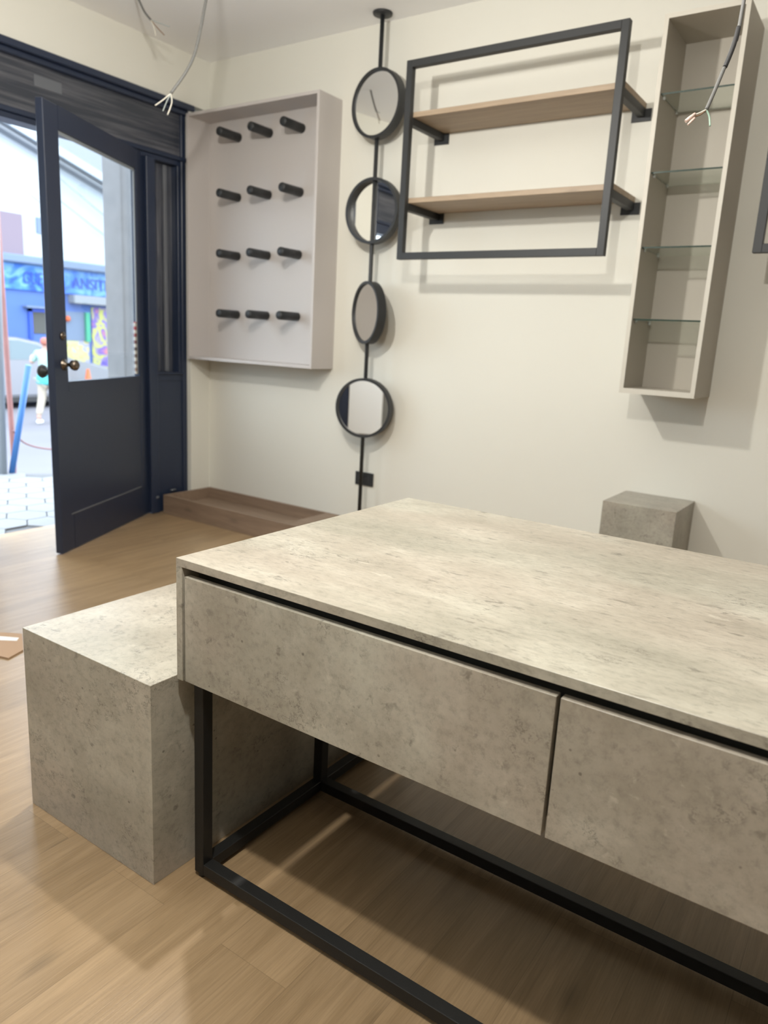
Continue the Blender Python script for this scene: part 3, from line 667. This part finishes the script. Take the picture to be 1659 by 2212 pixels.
# ------------------------------------------------------------------ walking person with a bag
def skin(name, verts, edges, radii, mat, parent, root=0, sub=2):
    me = bpy.data.meshes.new(name); me.from_pydata([Vector(v) for v in verts], edges, []); me.materials.append(mat)
    o = bpy.data.objects.new(name, me); COL.objects.link(o)
    if parent: o.parent = parent
    md = o.modifiers.new('Skin', 'SKIN'); md.use_smooth_shade = True
    sv = me.skin_vertices[0].data
    for i, r_ in enumerate(radii): sv[i].radius = (r_, r_) if not isinstance(r_, tuple) else r_
    for i in range(len(sv)): sv[i].use_root = (i == root)
    ms = o.modifiers.new('Sub', 'SUBSURF'); ms.levels = sub; ms.render_levels = sub
    return o
PL = (-10.62, 4.76, GZ)
pr = thing('person', 'person in a turquoise tunic and beige trousers walking away in the street outside', 'person', PL)
pr.rotation_euler = (0, 0, R(35))
# local frame: +y forward, +x right; height 1.6
body_v = [(0, 0, .86), (0, 0, 1.0), (0, .01, 1.15), (0, .02, 1.30), (0, .03, 1.38), (0, .05, 1.46), (0, .06, 1.54),
          (.15, .02, 1.31), (.20, -.06, 1.07), (.22, .02, .86), (.22, .05, .80),
          (-.15, .02, 1.31), (-.27, .0, 1.12), (-.30, .08, 1.22), (-.30, .11, 1.28),
          (.08, .0, .80), (.09, .14, .46), (.09, .10, .09), (.09, .22, .03),
          (-.08, .0, .80), (-.09, -.04, .46), (-.09, -.22, .12), (-.09, -.12, .03)]
body_e = [(0, 1), (1, 2), (2, 3), (3, 4), (4, 5), (5, 6), (3, 7), (7, 8), (8, 9), (9, 10), (3, 11), (11, 12), (12, 13), (13, 14),
          (0, 15), (15, 16), (16, 17), (17, 18), (0, 19), (19, 20), (20, 21), (21, 22)]
body_r = [.12, .11, .12, .11, .05, .085, .075, .055, .042, .030, .028, .055, .042, .030, .028, .085, .055, .038, .03, .085, .055, .038, .03]
nb = len(body_v)
for sgn, base in ((1, 10), (-1, 14)):     # five fingers each
    bx, by_, bz = body_v[base]
    for k in range(5):
        i = len(body_v)
        if k < 4:
            body_v += [(bx+sgn*.004, by_-.018+.012*k, bz-.045), (bx-sgn*.006, by_-.016+.013*k, bz-.085+.006*abs(k-1.5))]
        else:
            body_v += [(bx-sgn*.01, by_+.035, bz-.02), (bx-sgn*.015, by_+.045, bz-.05)]
        body_e += [(base, i), (i, i+1)]; body_r += [.009, .007]
skin('body', body_v, body_e, body_r, M['skin'], pr)
skin('hair', [(0, -.01, 1.44), (0, -.005, 1.53), (0, .02, 1.60)], [(0, 1), (1, 2)], [.07, .098, .07], M['redhair'], pr)
skin('top', [(0, 0, .90), (0, 0, 1.02), (0, .01, 1.16), (0, .02, 1.30), (0, .025, 1.35), (.16, .02, 1.31), (.20, -.05, 1.12), (-.16, .02, 1.31), (-.26, .0, 1.14)],
     [(0, 1), (1, 2), (2, 3), (3, 4), (3, 5), (5, 6), (3, 7), (7, 8)], [.15, .135, .14, .13, .07, .068, .055, .068, .055], M['aqua'], pr)
skin('tunic', [(0, 0, 1.06), (0, 0, .94), (0, .0, .80), (0, .01, .72)], [(0, 1), (1, 2), (2, 3)], [(.14, .12), (.17, .15), (.21, .17), (.22, .18)], M['turq'], pr)
skin('trousers', [(0, 0, .88), (.08, 0, .78), (.09, .14, .46), (.09, .10, .14), (-.08, 0, .78), (-.09, -.04, .46), (-.09, -.21, .16)],
     [(0, 1), (1, 2), (2, 3), (0, 4), (4, 5), (5, 6)], [.14, .10, .075, .06, .10, .075, .06], M['beige'], pr)
for x_, y_ in ((.09, .17), (-.09, -.17)):
    skin('shoe', [(x_, y_-.09, .05), (x_, y_+.02, .05), (x_, y_+.10, .035)], [(0, 1), (1, 2)], [.045, .045, .035], M['paper'], pr, sub=1)
